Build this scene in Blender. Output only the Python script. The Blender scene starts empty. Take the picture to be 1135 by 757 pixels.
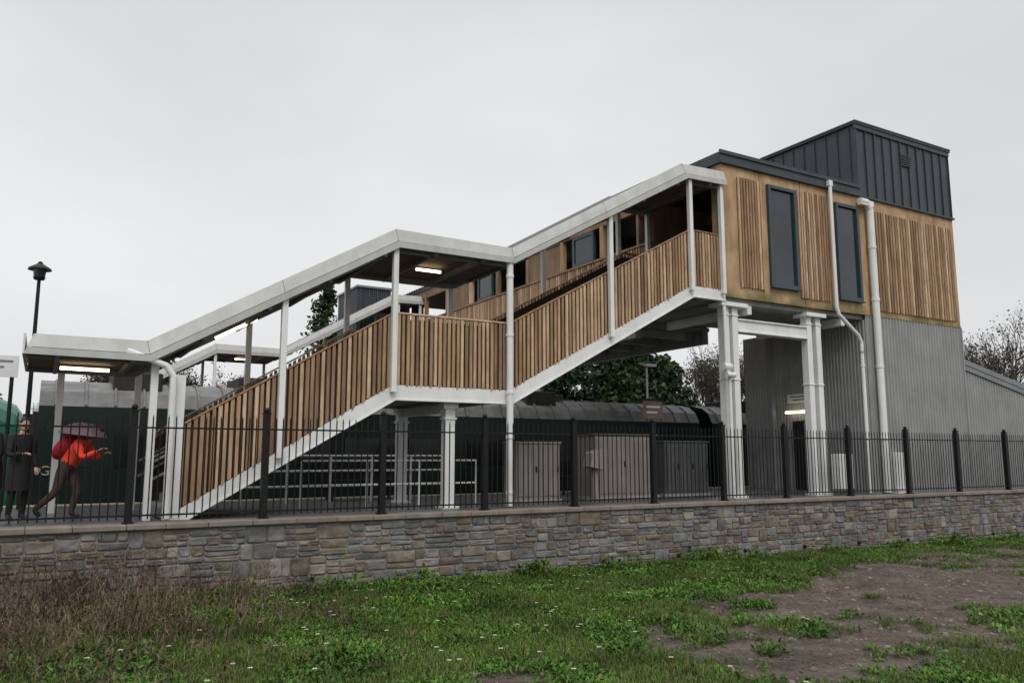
import bpy, math, random
import numpy as np
from mathutils import Vector, Matrix, noise
random.seed(7); rng=np.random.default_rng(7)
scene=bpy.context.scene
COL=scene.collection

# ---------------------------------------------------------------- helpers
def link(o,parent=None):
    COL.objects.link(o)
    if parent: o.parent=parent
    return o
def empty(name):
    e=bpy.data.objects.new(name,None); e.empty_display_size=.3; return link(e)

class MB:
    def __init__(s): s.v=[];s.f=[];s.m=[]
    def quadbox(s,c8,mi=0):
        b=len(s.v); s.v+=c8
        for f in ((0,3,2,1),(4,5,6,7),(0,1,5,4),(1,2,6,5),(2,3,7,6),(3,0,4,7)):
            s.f.append(tuple(b+i for i in f)); s.m.append(mi)
    def box(s,x0,x1,y0,y1,z0,z1,mi=0):
        s.quadbox([(x0,y0,z0),(x1,y0,z0),(x1,y1,z0),(x0,y1,z0),(x0,y0,z1),(x1,y0,z1),(x1,y1,z1),(x0,y1,z1)],mi)
    def prism(s,poly,y0,y1,mi=0):
        b=len(s.v);n=len(poly)
        s.v+=[(x,y0,z) for x,z in poly]+[(x,y1,z) for x,z in poly]
        s.f.append(tuple(range(b,b+n)));s.m.append(mi)
        s.f.append(tuple(range(b+2*n-1,b+n-1,-1)));s.m.append(mi)
        for i in range(n):
            j=(i+1)%n
            s.f.append((b+i,b+n+i,b+n+j,b+j));s.m.append(mi)
    def prismx(s,poly,x0,x1,mi=0):
        b=len(s.v);n=len(poly)
        s.v+=[(x0,y,z) for y,z in poly]+[(x1,y,z) for y,z in poly]
        s.f.append(tuple(range(b,b+n)));s.m.append(mi)
        s.f.append(tuple(range(b+2*n-1,b+n-1,-1)));s.m.append(mi)
        for i in range(n):
            j=(i+1)%n
            s.f.append((b+i,b+n+i,b+n+j,b+j));s.m.append(mi)
    def cyl(s,p,q,r,n=8,mi=0,r2=None,cap=True):
        p=Vector(p);q=Vector(q);r2=r if r2 is None else r2
        d=q-p
        if d.length<1e-6:return
        d.normalize()
        a=d.orthogonal().normalized() if abs(d.z)<.99 else Vector((1,0,0))
        c=d.cross(a).normalized(); a=c.cross(d)
        b=len(s.v)
        for k in range(n):
            t=2*math.pi*(k+.5)/n; o=a*math.cos(t)+c*math.sin(t)
            s.v.append(tuple(p+o*r))
        for k in range(n):
            t=2*math.pi*(k+.5)/n; o=a*math.cos(t)+c*math.sin(t)
            s.v.append(tuple(q+o*r2))
        for k in range(n):
            j=(k+1)%n
            s.f.append((b+k,b+j,b+n+j,b+n+k));s.m.append(mi)
        if cap:
            s.f.append(tuple(range(b+n-1,b-1,-1)));s.m.append(mi)
            s.f.append(tuple(range(b+n,b+2*n)));s.m.append(mi)
    def ell(s,c,r,mi=0,nu=12,nv=8,rot=None):
        b=len(s.v);c=Vector(c)
        for j in range(nv+1):
            ph=math.pi*j/nv
            for i in range(nu):
                th=2*math.pi*i/nu
                p=Vector((r[0]*math.sin(ph)*math.cos(th),r[1]*math.sin(ph)*math.sin(th),r[2]*math.cos(ph)))
                if rot: p=rot@p
                s.v.append(tuple(c+p))
        for j in range(nv):
            for i in range(nu):
                k=(i+1)%nu
                s.f.append((b+j*nu+i,b+(j+1)*nu+i,b+(j+1)*nu+k,b+j*nu+k));s.m.append(mi)
    def pipe(s,pts,r,n=10,mi=0):
        for i in range(len(pts)-1):
            s.cyl(pts[i],pts[i+1],r,n,mi)
            if i: s.ell(pts[i],(r,r,r),mi,n,6)
    def corrX(s,x0,x1,y,z0,z1,pitch=.12,depth=.03,mi=0,z1b=None):
        if z1b is None:z1b=z1
        n=int((x1-x0)/pitch);pts=[]
        for i in range(n+1):
            xa=x0+(x1-x0)*i/(n+1e-9)
            pts+=[(xa,y),(xa+pitch*.35,y),(xa+pitch*.5,y-depth),(xa+pitch*.85,y-depth)]
        pts=[p for p in pts if p[0]<=x1]
        b=len(s.v)
        for (x,yy) in pts:
            t=(x-x0)/(x1-x0); s.v+=[(x,yy,z0),(x,yy,z1+(z1b-z1)*t)]
        for i in range(len(pts)-1):
            s.f.append((b+2*i,b+2*i+2,b+2*i+3,b+2*i+1));s.m.append(mi)
    def corrY(s,y0,y1,x,z0,z1,pitch=.12,depth=.03,mi=0):
        n=int((y1-y0)/pitch);pts=[]
        for i in range(n+1):
            ya=y0+pitch*i
            pts+=[(x,ya),(x,ya+pitch*.35),(x-depth,ya+pitch*.5),(x-depth,ya+pitch*.85)]
        pts=[p for p in pts if p[1]<=y1]
        b=len(s.v)
        for (xx,yy) in pts: s.v+=[(xx,yy,z0),(xx,yy,z1)]
        for i in range(len(pts)-1):
            s.f.append((b+2*i,b+2*i+1,b+2*i+3,b+2*i+2));s.m.append(mi)
    def obj(s,name,mats,parent=None,smooth=False,bevel=0):
        me=bpy.data.meshes.new(name); me.from_pydata(s.v,[],s.f)
        for m in mats: me.materials.append(m)
        me.polygons.foreach_set("material_index",s.m)
        if smooth: me.polygons.foreach_set("use_smooth",[True]*len(s.f))
        me.update()
        o=bpy.data.objects.new(name,me); link(o,parent)
        if bevel:
            b=o.modifiers.new("bevel",'BEVEL'); b.width=bevel; b.segments=2; b.limit_method='ANGLE'
        return o

def npmesh(name,verts,faces_sizes,loops,mats,parent=None,mi=None):
    me=bpy.data.meshes.new(name)
    me.vertices.add(len(verts)); me.vertices.foreach_set("co",verts.astype(np.float32).ravel())
    me.loops.add(len(loops)); me.loops.foreach_set("vertex_index",loops.astype(np.int32))
    me.polygons.add(len(faces_sizes))
    st=np.concatenate([[0],np.cumsum(faces_sizes)[:-1]]).astype(np.int32)
    me.polygons.foreach_set("loop_start",st)
    for m in mats: me.materials.append(m)
    if mi is not None: me.polygons.foreach_set("material_index",mi.astype(np.int32))
    me.update(calc_edges=True); me.validate()
    o=bpy.data.objects.new(name,me); return link(o,parent)

# ---------------------------------------------------------------- materials
def nd(nt,t,**k):
    n=nt.nodes.new(t)
    for a,b in k.items(): setattr(n,a,b)
    return n
def ramp(nt,cols,interp='LINEAR'):
    r=nt.nodes.new('ShaderNodeValToRGB'); r.color_ramp.interpolation=interp
    e=r.color_ramp.elements
    while len(e)<len(cols): e.new(.5)
    for i,(p,c) in enumerate(cols):
        e[i].position=p; e[i].color=(*c,1)
    return r
def mat(name,cols,nscale=3,stretch=(1,1,1),rough=.6,metal=0,bump=0,island=None,imix=.6,dirt=0,dirtcol=(.05,.045,.035),spec=.4,detail=6,bscale=None,moss=False,emit=None,interp='LINEAR',ds=1.3,dst=(2.5,2.5,.6)):
    m=bpy.data.materials.new(name); m.use_nodes=True; nt=m.node_tree
    p=nt.nodes['Principled BSDF']; L=nt.links.new
    tc=nd(nt,'ShaderNodeTexCoord'); mp=nd(nt,'ShaderNodeMapping'); mp.inputs['Scale'].default_value=stretch
    L(tc.outputs['Object'],mp.inputs['Vector'])
    nz=nd(nt,'ShaderNodeTexNoise'); nz.inputs['Scale'].default_value=nscale; nz.inputs['Detail'].default_value=detail; nz.inputs['Roughness'].default_value=.6
    L(mp.outputs[0],nz.inputs['Vector'])
    n=len(cols); r=ramp(nt,[(.3+.4*i/max(1,n-1),c) for i,c in enumerate(cols)])
    L(nz.outputs[0],r.inputs[0]); out=r.outputs[0]
    if island:
        g=nd(nt,'ShaderNodeNewGeometry')
        ri=ramp(nt,[(i/len(island),c) for i,c in enumerate(island)],interp)
        L(g.outputs['Random Per Island'],ri.inputs[0])
        mx=nd(nt,'ShaderNodeMixRGB'); mx.inputs[0].default_value=imix
        L(out,mx.inputs[1]);L(ri.outputs[0],mx.inputs[2]); out=mx.outputs[0]
    if dirt:
        n2=nd(nt,'ShaderNodeTexNoise'); n2.inputs['Scale'].default_value=ds; n2.inputs['Detail'].default_value=8; n2.inputs['Roughness'].default_value=.7
        mp2=nd(nt,'ShaderNodeMapping'); mp2.inputs['Scale'].default_value=dst; L(tc.outputs['Object'],mp2.inputs['Vector']); L(mp2.outputs[0],n2.inputs['Vector'])
        r2=ramp(nt,[(.42,(0,0,0)),(.75,(dirt,dirt,dirt))]); L(n2.outputs[0],r2.inputs[0])
        mx=nd(nt,'ShaderNodeMixRGB'); L(r2.outputs[0],mx.inputs[0]); L(out,mx.inputs[1]); mx.inputs[2].default_value=(*dirtcol,1); out=mx.outputs[0]
    if moss:
        sx=nd(nt,'ShaderNodeSeparateXYZ'); L(tc.outputs['Object'],sx.inputs[0])
        mr=nd(nt,'ShaderNodeMapRange'); mr.inputs[1].default_value=5.9; mr.inputs[2].default_value=5.2; L(sx.outputs[2],mr.inputs[0])
        n3=nd(nt,'ShaderNodeTexNoise'); n3.inputs['Scale'].default_value=1.6; n3.inputs['Detail'].default_value=5; L(tc.outputs['Object'],n3.inputs['Vector'])
        mu=nd(nt,'ShaderNodeMath',operation='MULTIPLY'); L(mr.outputs[0],mu.inputs[0]); L(n3.outputs[0],mu.inputs[1])
        r3=ramp(nt,[(.3,(0,0,0)),(.55,(.85,.85,.85))]); L(mu.outputs[0],r3.inputs[0])
        mx=nd(nt,'ShaderNodeMixRGB'); L(r3.outputs[0],mx.inputs[0]); L(out,mx.inputs[1]); mx.inputs[2].default_value=(.11,.12,.03,1); out=mx.outputs[0]
    L(out,p.inputs['Base Color'])
    p.inputs['Roughness'].default_value=rough; p.inputs['Metallic'].default_value=metal
    p.inputs['Specular IOR Level'].default_value=spec
    if bump:
        b=nd(nt,'ShaderNodeBump'); b.inputs['Strength'].default_value=bump; b.inputs['Distance'].default_value=.02
        if bscale:
            nb=nd(nt,'ShaderNodeTexNoise'); nb.inputs['Scale'].default_value=bscale; nb.inputs['Detail'].default_value=5
            L(tc.outputs['Object'],nb.inputs['Vector']); L(nb.outputs[0],b.inputs['Height'])
        else: L(nz.outputs[0],b.inputs['Height'])
        L(b.outputs[0],p.inputs['Normal'])
    if emit:
        p.inputs['Emission Color'].default_value=(*emit[0],1); p.inputs['Emission Strength'].default_value=emit[1]
    return m

WHITE=mat('white_paint',[(.68,.68,.67),(.77,.77,.76)],2,dirt=.3,dirtcol=(.36,.35,.31),rough=.45,spec=.4)
FASCIA=mat('pale_grey_fascia',[(.42,.42,.40),(.51,.51,.49)],1.2,dirt=.4,dirtcol=(.25,.24,.205),rough=.5)
SLAT=mat('larch_slats',[(.13,.075,.04),(.40,.25,.145),(.66,.48,.32)],1.2,(9,9,.7),rough=.75,bump=.3,
    island=[(.13,.072,.04),(.50,.325,.19),(.32,.19,.10),(.70,.52,.35),(.21,.13,.08),(.57,.38,.225),(.40,.245,.13),(.62,.43,.27),(.27,.155,.08)],imix=.62,interp='CONSTANT',dirt=.6,dirtcol=(.12,.075,.045),ds=2.2,dst=(3,3,.8))
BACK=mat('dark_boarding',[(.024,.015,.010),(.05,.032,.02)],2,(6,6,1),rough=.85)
PLY=mat('plywood_panel',[(.28,.155,.08),(.45,.285,.155),(.60,.44,.28)],1.0,(1.6,1.6,.8),rough=.7,bump=.15,dirt=.75,dirtcol=(.20,.135,.08),moss=True,detail=10)
INWALL=mat('interior_boarding',[(.17,.105,.06),(.29,.185,.11)],1.0,(2,2,1.0),rough=.75,dirt=.5)
SOFF=mat('timber_soffit',[(.12,.085,.055),(.20,.145,.10)],2,(1,5,1),rough=.8)
SLATE=mat('slate_cladding',[(.034,.044,.052),(.050,.062,.071)],1.5,rough=.45,metal=.2,dirt=.25,dirtcol=(.075,.08,.085))
SLATE_D=mat('dark_roofing',[(.022,.027,.032),(.035,.04,.046)],2,rough=.5)
GREYC=mat('grey_corrugated_cladding',[(.24,.245,.245),(.32,.325,.32)],1.2,rough=.5,metal=.1,dirt=.4,dirtcol=(.17,.165,.155))
GREYT=mat('grey_trim',[(.16,.175,.185),(.20,.215,.225)],2,rough=.45)
STEELG=mat('grey_underside',[(.19,.19,.19),(.28,.28,.275)],1.5,rough=.6,dirt=.4)
FRAME=mat('window_frame_paint',[(.03,.052,.066),(.042,.066,.08)],3,rough=.4)
GLASS=mat('window_glass',[(.012,.018,.022),(.03,.04,.045)],.8,rough=.08,spec=.6)
BLACK=mat('black_metal',[(.006,.006,.007),(.011,.011,.012)],8,rough=.5,spec=.25)
LAMPL=mat('lamp_tube',[(1,.9,.75),(1,.9,.75)],1,emit=((1,.84,.58),5))
STONE=mat('wall_stone',[(.045,.043,.042),(.14,.13,.12),(.32,.30,.275)],6,(1,1,1.5),rough=.9,bump=1,detail=10,
    island=[(.12,.125,.135),(.22,.22,.22),(.20,.145,.095),(.16,.165,.175),(.31,.27,.215),(.13,.085,.055),(.24,.245,.255),(.17,.13,.095),(.095,.10,.105),(.25,.195,.135),(.18,.185,.195),(.38,.355,.31)],imix=.5,interp='CONSTANT',dirt=.7,dirtcol=(.045,.042,.036),ds=1.0,dst=(1.5,1.5,1.5))
MORTAR=mat('mortar',[(.15,.14,.12),(.31,.29,.255)],6,rough=.95,bump=.6,dirt=.5)
COPE=mat('coping_stone',[(.15,.13,.11),(.28,.25,.215)],2.2,rough=.8,bump=.4,island=[(.15,.125,.10),(.26,.23,.2),(.21,.185,.16),(.23,.175,.13)],imix=.5,dirt=.5)
ASPH=mat('wet_asphalt',[(.055,.055,.057),(.10,.10,.103)],2,rough=.35,bump=.25,bscale=60,dirt=.5)
CONC=mat('concrete',[(.25,.24,.225),(.34,.33,.31)],2.5,rough=.8,bump=.2,dirt=.5)
YEL=mat('yellow_line',[(.55,.40,.05),(.6,.45,.08)],6,rough=.7,dirt=.4)
BALL=mat('track_ballast',[(.05,.045,.04),(.14,.125,.11)],14,rough=.95,bump=1)
RUST=mat('rail_steel',[(.12,.07,.045),(.2,.14,.1)],6,rough=.5,metal=.5)
CAB=mat('cabinet_paint',[(.19,.175,.16),(.25,.23,.21)],1.6,rough=.5,dirt=.4,dirtcol=(.12,.1,.08))
CABD=mat('dark_cabinet_paint',[(.055,.058,.06),(.085,.09,.092)],2,rough=.5,dirt=.3)
TGREEN=mat('train_green_paint',[(.003,.010,.008),(.005,.015,.012)],.8,rough=.4,spec=.25)
TROOF=mat('train_roof_paint',[(.12,.12,.12),(.22,.22,.218)],1.5,(1,4,1),rough=.65,dirt=.6,dirtcol=(.06,.055,.05))
TDARK=mat('train_underframe',[(.012,.011,.01),(.03,.027,.024)],4,rough=.7)
TWIN=mat('train_window_glass',[(.006,.007,.008),(.012,.014,.015)],1,rough=.15,spec=.35)
TBRI=mat('train_nose_green',[(.012,.095,.062),(.016,.125,.08)],1,rough=.3,spec=.4)
SILV=mat('silver_strip',[(.25,.26,.26),(.33,.34,.34)],3,rough=.4)
SIGNW=mat('sign_white',[(.6,.6,.6),(.7,.7,.7)],2,rough=.5)
SIGNB=mat('sign_brown',[(.16,.12,.08),(.2,.16,.11)],2,rough=.6)
REDL=mat('lip_colour',[(.35,.12,.10),(.4,.15,.12)],8,rough=.5)

# ---------------------------------------------------------------- ground
def gz(x,y):
    return -1.12-.011*max(min(x,40),-5)+.06*noise.noise(Vector((x*.35,y*.35,0)))+.03*noise.noise(Vector((x*1.3,y*1.3,5)))
def mudmask(x,y):
    n=noise.noise(Vector((x*.38,y*.38,3.1)))*.6+noise.noise(Vector((x*1.1,y*1.1,8)))*.6+noise.noise(Vector((x*3,y*3,2)))*.45
    ux,uy=x-14,y-9.0
    d=((ux*.95+uy*.31)/9.0)**2+((-ux*.31+uy*.95)/2.6)**2
    d2=((x-4.4)/1.5)**2+((y-7.2)/.7)**2
    a=1.1-d+ n*1.3
    b=.15-d2+n*1.2
    c=n*1.2-.33
    return max(0,min(1,max(a,b,c)*1.5))
def build_ground():
    xs=[-400,-200,-100,-50,-25,-12]+list(np.arange(-8,36,.18))+[40,50,70,110,200,400]
    ys=[-200,-80,-30,-12]+list(np.arange(-4,15,.18))+[20,40,80,160,400,800]
    V=[];C=[]
    for y in ys:
        for x in xs:
            V.append((x,y,gz(x,y) if y<16 else -1.3)); C.append(mudmask(x,y) if (-9<x<37 and -5<y<16) else .3)
    nx=len(xs);F=[(j*nx+i,j*nx+i+1,(j+1)*nx+i+1,(j+1)*nx+i) for j in range(len(ys)-1) for i in range(nx-1)]
    me=bpy.data.meshes.new('ground');me.from_pydata(V,[],F)
    at=me.attributes.new('mud','FLOAT','POINT'); at.data.foreach_set('value',C)
    me.polygons.foreach_set("use_smooth",[True]*len(F))
    m=bpy.data.materials.new('earth_and_turf');m.use_nodes=True;nt=m.node_tree;L=nt.links.new;p=nt.nodes['Principled BSDF']
    tc=nd(nt,'ShaderNodeTexCoord')
    n1=nd(nt,'ShaderNodeTexNoise');n1.inputs['Scale'].default_value=1.6;n1.inputs['Detail'].default_value=12;n1.inputs['Roughness'].default_value=.75;L(tc.outputs['Object'],n1.inputs[0])
    n2=nd(nt,'ShaderNodeTexNoise');n2.inputs['Scale'].default_value=22;n2.inputs['Detail'].default_value=6;n2.inputs['Roughness'].default_value=.7;L(tc.outputs['Object'],n2.inputs[0])
    mud=ramp(nt,[(.34,(.045,.031,.023)),(.5,(.125,.09,.069)),(.64,(.21,.165,.135))]);L(n1.outputs[0],mud.inputs[0])
    sp=ramp(nt,[(.3,(.5,.5,.5)),(.65,(1.15,1.15,1.15))]);L(n2.outputs[0],sp.inputs[0])
    mm=nd(nt,'ShaderNodeMixRGB',blend_type='MULTIPLY');mm.inputs[0].default_value=1;L(mud.outputs[0],mm.inputs[1]);L(sp.outputs[0],mm.inputs[2])
    grn=ramp(nt,[(.35,(.014,.020,.007)),(.65,(.045,.06,.02))]);L(n2.outputs[0],grn.inputs[0])
    a=nd(nt,'ShaderNodeAttribute');a.attribute_name='mud'
    mx=nd(nt,'ShaderNodeMixRGB');L(a.outputs['Fac'],mx.inputs[0]);L(grn.outputs[0],mx.inputs[1]);L(mm.outputs[0],mx.inputs[2])
    L(mx.outputs[0],p.inputs['Base Color']);p.inputs['Roughness'].default_value=.8
    b=nd(nt,'ShaderNodeBump');b.inputs['Strength'].default_value=1;b.inputs['Distance'].default_value=.07
    ad=nd(nt,'ShaderNodeMath',operation='ADD');L(n1.outputs[0],ad.inputs[0]);L(n2.outputs[0],ad.inputs[1]);L(ad.outputs[0],b.inputs['Height']);L(b.outputs[0],p.inputs['Normal'])
    me.materials.append(m);me.update()
    link(bpy.data.objects.new('ground',me))
build_ground()

def leafmesh(name,pos,phi,th,Ln,W,mats,mi=None,droop=.5):
    n=len(pos)
    h=np.stack([np.cos(phi),np.sin(phi),np.zeros(n)],1); s=np.stack([-np.sin(phi),np.cos(phi),np.zeros(n)],1)
    z=np.array([0,0,1.])
    ct=np.cos(th)[:,None];st=np.sin(th)[:,None];L=Ln[:,None];w=W[:,None]
    b0=pos-s*w*.18; b1=pos+s*w*.18
    mid=pos+h*L*.5*ct+z*L*.55*st
    m0=mid-s*w*.5;m1=mid+s*w*.5
    tip=pos+h*L*ct*1.0+z*L*st*(1-droop*.5)
    V=np.stack([b0,b1,m0,m1,tip],1).reshape(-1,3)
    base=(np.arange(n)*5)[:,None]
    lo=np.concatenate([base+np.array([[0,1,3,2]]),base+np.array([[2,3,4]])],1).ravel()
    sz=np.tile([4,3],n)
    m2=None if mi is None else np.repeat(mi,2)
    return npmesh(name,V,sz,lo,mats,None,m2)
def leafmat(name,cols,rough=.5,tl=.2):
    m=bpy.data.materials.new(name);m.use_nodes=True;nt=m.node_tree;L=nt.links.new;p=nt.nodes['Principled BSDF']
    g=nd(nt,'ShaderNodeNewGeometry');r=ramp(nt,[(i/(len(cols)-1),c) for i,c in enumerate(cols)]);L(g.outputs['Random Per Island'],r.inputs[0])
    tc=nd(nt,'ShaderNodeTexCoord');n=nd(nt,'ShaderNodeTexNoise');n.inputs['Scale'].default_value=.9;n.inputs['Detail'].default_value=4;L(tc.outputs['Object'],n.inputs[0])
    v=nd(nt,'ShaderNodeMapRange');v.inputs[1].default_value=.3;v.inputs[2].default_value=.7;v.inputs[3].default_value=.5;v.inputs[4].default_value=1.35;L(n.outputs[0],v.inputs[0])
    hs=nd(nt,'ShaderNodeHueSaturation');L(r.outputs[0],hs.inputs['Color']);L(v.outputs[0],hs.inputs['Value'])
    L(hs.outputs[0],p.inputs['Base Color']);p.inputs['Roughness'].default_value=rough
    p.inputs['Specular IOR Level'].default_value=.2
    if tl:
        t=nd(nt,'ShaderNodeBsdfTranslucent');L(hs.outputs[0],t.inputs[0]);mx=nd(nt,'ShaderNodeMixShader');mx.inputs[0].default_value=tl
        L(p.outputs[0],mx.inputs[1]);L(t.outputs[0],mx.inputs[2]);L(mx.outputs[0],nt.nodes['Material Output'].inputs[0])
    return m
GRASS=leafmat('grass_blades',[(.04,.085,.010),(.075,.15,.016),(.11,.20,.028),(.065,.12,.016),(.16,.19,.06)])
WEED=leafmat('weed_leaves',[(.03,.075,.010),(.055,.14,.014),(.09,.20,.022),(.13,.22,.045)])
DRY=leafmat('dry_stalks',[(.05,.032,.022),(.11,.075,.05),(.18,.13,.09),(.07,.042,.028)],.8,0)
def build_grass():
    P=[];K=[]
    tries=0
    while len(P)<56000 and tries<700000:
        tries+=1
        y=random.uniform(2.5,13.9);x=random.uniform(-5,33)
        F=.503*x+.864*y;R=.864*x-.503*y
        if F<6.8 or abs(R)/F>.76: continue
        if random.random()>min(1,(11/F)**1.1): continue
        mk=mudmask(x,y)
        if random.random()<mk*1.08-.03: continue
        left=max(0,min(1,(2.6-x)/3))
        if random.random()<left*.35: continue
        P.append((x,y,gz(x,y)))
        c=noise.noise(Vector((x*.8,y*.8,11)))+noise.noise(Vector((x*2.4,y*2.4,4)))*.6+random.gauss(0,.12)
        K.append(1 if c>-.04 else 0)
    P=np.array(P);K=np.array(K)
    C=[]
    for i in range(46):
        cx=random.uniform(2.5,30);cy=random.uniform(13.2,13.75)
        for j in range(random.randint(5,14)): C.append((cx+random.gauss(0,.14),min(13.86,cy+random.gauss(0,.08)),gz(cx,cy)+random.uniform(0,.16)))
    C=np.array(C)
    w=P[K==1];k=7
    size=rng.uniform(.4,1.15,len(w))*(1+.9*np.array([max(0,noise.noise(Vector((p[0]*1.4,p[1]*1.4,30)))) for p in w]))
    w=np.concatenate([w,C]);size=np.concatenate([size,rng.uniform(1.2,2.2,len(C))])
    pos=np.repeat(w,k,0);size=np.repeat(size,k);n=len(pos)
    pos=pos+np.stack([rng.normal(0,.03,n),rng.normal(0,.03,n),np.zeros(n)],1)*size[:,None]
    pos[:,2]+=rng.uniform(0,.05,n)*size
    leafmesh('weeds',pos,rng.uniform(0,6.28,n),rng.uniform(.1,1.2,n),rng.uniform(.035,.08,n)*size,rng.uniform(.012,.034,n)*size,[WEED,DRY],(rng.random(n)<.06).astype(int))
    w=P[K==0];k=10;pos=np.repeat(w,k,0);n=len(pos)
    pos=pos+np.stack([rng.normal(0,.03,n),rng.normal(0,.03,n),np.zeros(n)],1)
    leafmesh('grass',pos,rng.uniform(0,6.28,n),rng.uniform(.5,1.45,n),rng.uniform(.05,.15,n),rng.uniform(.005,.010,n),[GRASS,DRY],(rng.random(n)<.14).astype(int))
    Q=[]
    while len(Q)<4200:
        y=random.uniform(3,13.8);x=random.uniform(-1,30)
        if random.random()<mudmask(x,y)+.12: Q.append((x,y,gz(x,y)+.015))
    Q=np.array(Q);n=len(Q)
    leafmesh('leaf_litter',Q,rng.uniform(0,6.28,n),rng.uniform(0,.45,n),rng.uniform(.03,.09,n),rng.uniform(.015,.04,n),[DRY])
build_grass()
PEB=mat('pebbles',[(.10,.085,.07),(.17,.145,.12)],9,rough=.85,island=[(.09,.07,.055),(.17,.14,.12),(.13,.10,.08),(.22,.19,.165)],imix=.7)
def pebbles():
    m=MB();k=0
    while k<1500:
        y=random.uniform(4,13.8);x=random.uniform(2,27)
        if random.random()<mudmask(x,y):
            k+=1;r=random.choice((.01,.013,.016,.02,.028,.04))*random.uniform(.7,1.2)
            m.ell((x,y,gz(x,y)+r*.1),(r*random.uniform(.8,1.3),r,r*.6),0,6,4,Matrix.Rotation(random.uniform(0,6),3,'Z'))
    m.obj('pebbles',[PEB])
pebbles()
def build_dry():
    pos=[];phi=[];th=[];Ln=[];W=[]
    for i in range(9500):
        x=-4.5+8.8*random.random(); y=random.uniform(8.0,13.85)
        dens=max(0,min(1,(4.1-x)/3.8+.5*noise.noise(Vector((x*1.2,y*1.2,40)))))*max(.2,min(1,(y-8.8)/2.2))
        if random.random()>dens: continue
        hgt=random.uniform(.2,.85)*(1.5 if y>12.0 else (1 if y>10 else .75))*(.4+.6*dens); z=gz(x,y)
        a=random.uniform(0,6.28);lean=random.uniform(0.85,1.5)
        pos.append((x,y,z));phi.append(a);th.append(lean);Ln.append(hgt);W.append(.008)
        for k in range(random.randint(5,9)):
            f=random.uniform(.3,1)
            px=x+math.cos(a)*hgt*f*math.cos(lean);py=y+math.sin(a)*hgt*f*math.cos(lean);pz=z+hgt*f*math.sin(lean)*.85
            pos.append((px,min(py,13.9),pz));phi.append(random.uniform(0,6.28));th.append(random.uniform(.0,1.3));Ln.append(random.uniform(.04,.18));W.append(random.uniform(.004,.014))
    leafmesh('dry_brush',np.array(pos),np.array(phi),np.array(th),np.array(Ln),np.array(W),[DRY])
build_dry()
mb=MB()
for i in range(170):
    x=random.uniform(0,14);y=random.uniform(5,12.8)
    if mudmask(x,y)>.4: continue
    z=gz(x,y);h=random.uniform(.1,.22)
    mb.cyl((x,y,z),(x+.01,y,z+h),.003,4,1)
    for k in range(7):
        a=k*.9
        p=[(x+.01,y,z+h),(x+.01+.022*math.cos(a-.3),y+.022*math.sin(a-.3),z+h+.004),(x+.01+.03*math.cos(a),y+.03*math.sin(a),z+h+.006),(x+.01+.022*math.cos(a+.3),y+.022*math.sin(a+.3),z+h+.004)]
        b=len(mb.v);mb.v+=p;mb.f.append((b,b+1,b+2,b+3));mb.m.append(0)
    mb.ell((x+.01,y,z+h+.004),(.008,.008,.006),2,6,4)
mb.obj('daisies',[SIGNW,GRASS,YEL])

# ---------------------------------------------------------------- stone wall
def build_wall():
    root=empty('stone_wall')
    core=MB();core.box(-12,62,13.955,14.36,-2.0,-.085);core.obj('mortar_core',[MORTAR],root)
    st=MB()
    def stone(x0,x1,z0,z1):
        def j(a=.010): return random.uniform(-a,a)
        pr=random.uniform(.0,.03);ya=13.962;yb=13.94-pr
        w=x1-x0;h=z1-z0;cx=min(.03,w*.1);cz=min(.025,h*.18)
        o=[(x0+cx+j(),z0+j(.006)),(x1-cx+j(),z0+j(.006)),(x1+j(.006),z0+cz+j(.006)),(x1+j(.006),z1-cz+j(.006)),(x1-cx+j(),z1+j(.006)),(x0+cx+j(),z1+j(.006)),(x0+j(.006),z1-cz+j(.006)),(x0+j(.006),z0+cz+j(.006))]
        mx_,mz=(x0+x1)/2,(z0+z1)/2;n=8;b=len(st.v)
        st.v+=[(p[0],ya,p[1]) for p in o]
        st.v+=[(p[0],yb+.014,p[1]) for p in o]
        k=1-.028/max(w,.08);kz=1-.028/max(h,.08)
        st.v+=[(mx_+(p[0]-mx_)*k,yb+j(.008),mz+(p[1]-mz)*kz) for p in o]
        for a in (0,8):
            for q in range(n):
                qq=(q+1)%n;st.f.append((b+a+q,b+a+qq,b+a+n+qq,b+a+n+q));st.m.append(0)
        st.v.append((mx_+j(),yb+j(.012),mz+j()));c=len(st.v)-1
        for q in range(n): st.f.append((b+16+q,b+16+(q+1)%n,c));st.m.append(0)
    z=-.09
    while z>-1.75:
        H=random.uniform(.25,.34);x=-11.9
        while x<61.8:
            w=random.uniform(.22,.60);g=.0095
            r=random.random()
            cuts=[0,1] if r<.16 else ([0,random.uniform(.33,.67),1] if r<.82 else [0,random.uniform(.24,.38),random.uniform(.6,.74),1])
            for a,b in zip(cuts[:-1],cuts[1:]):
                z1=z-H*a-g;z0=z-H*b+g
                if w>.36 and random.random()<.55:
                    s=random.uniform(.3,.7);stone(x+g,x+w*s-g,z0,z1);stone(x+w*s+g,x+w-g,z0,z1)
                else: stone(x+g,x+w-g,z0,z1)
            x+=w
        z-=H
    st.obj('facing_stones',[STONE],root)
    cp=MB();x=-12
    while x<62:
        w=random.uniform(.55,.75);cp.box(x+.003,x+w-.003,13.87+random.uniform(-.006,.006),14.42,-.083,random.uniform(-.004,.004));x+=w
    cp.obj('coping',[COPE],root,bevel=.012)
    wh=MB();x=-2
    while x<30:
        wh.cyl((x,13.885,-.98-.011*x),(x,14.0,-.98-.011*x),.04,12);x+=2.05
    wh.obj('weep_holes',[BLACK],root)
build_wall()

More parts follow.
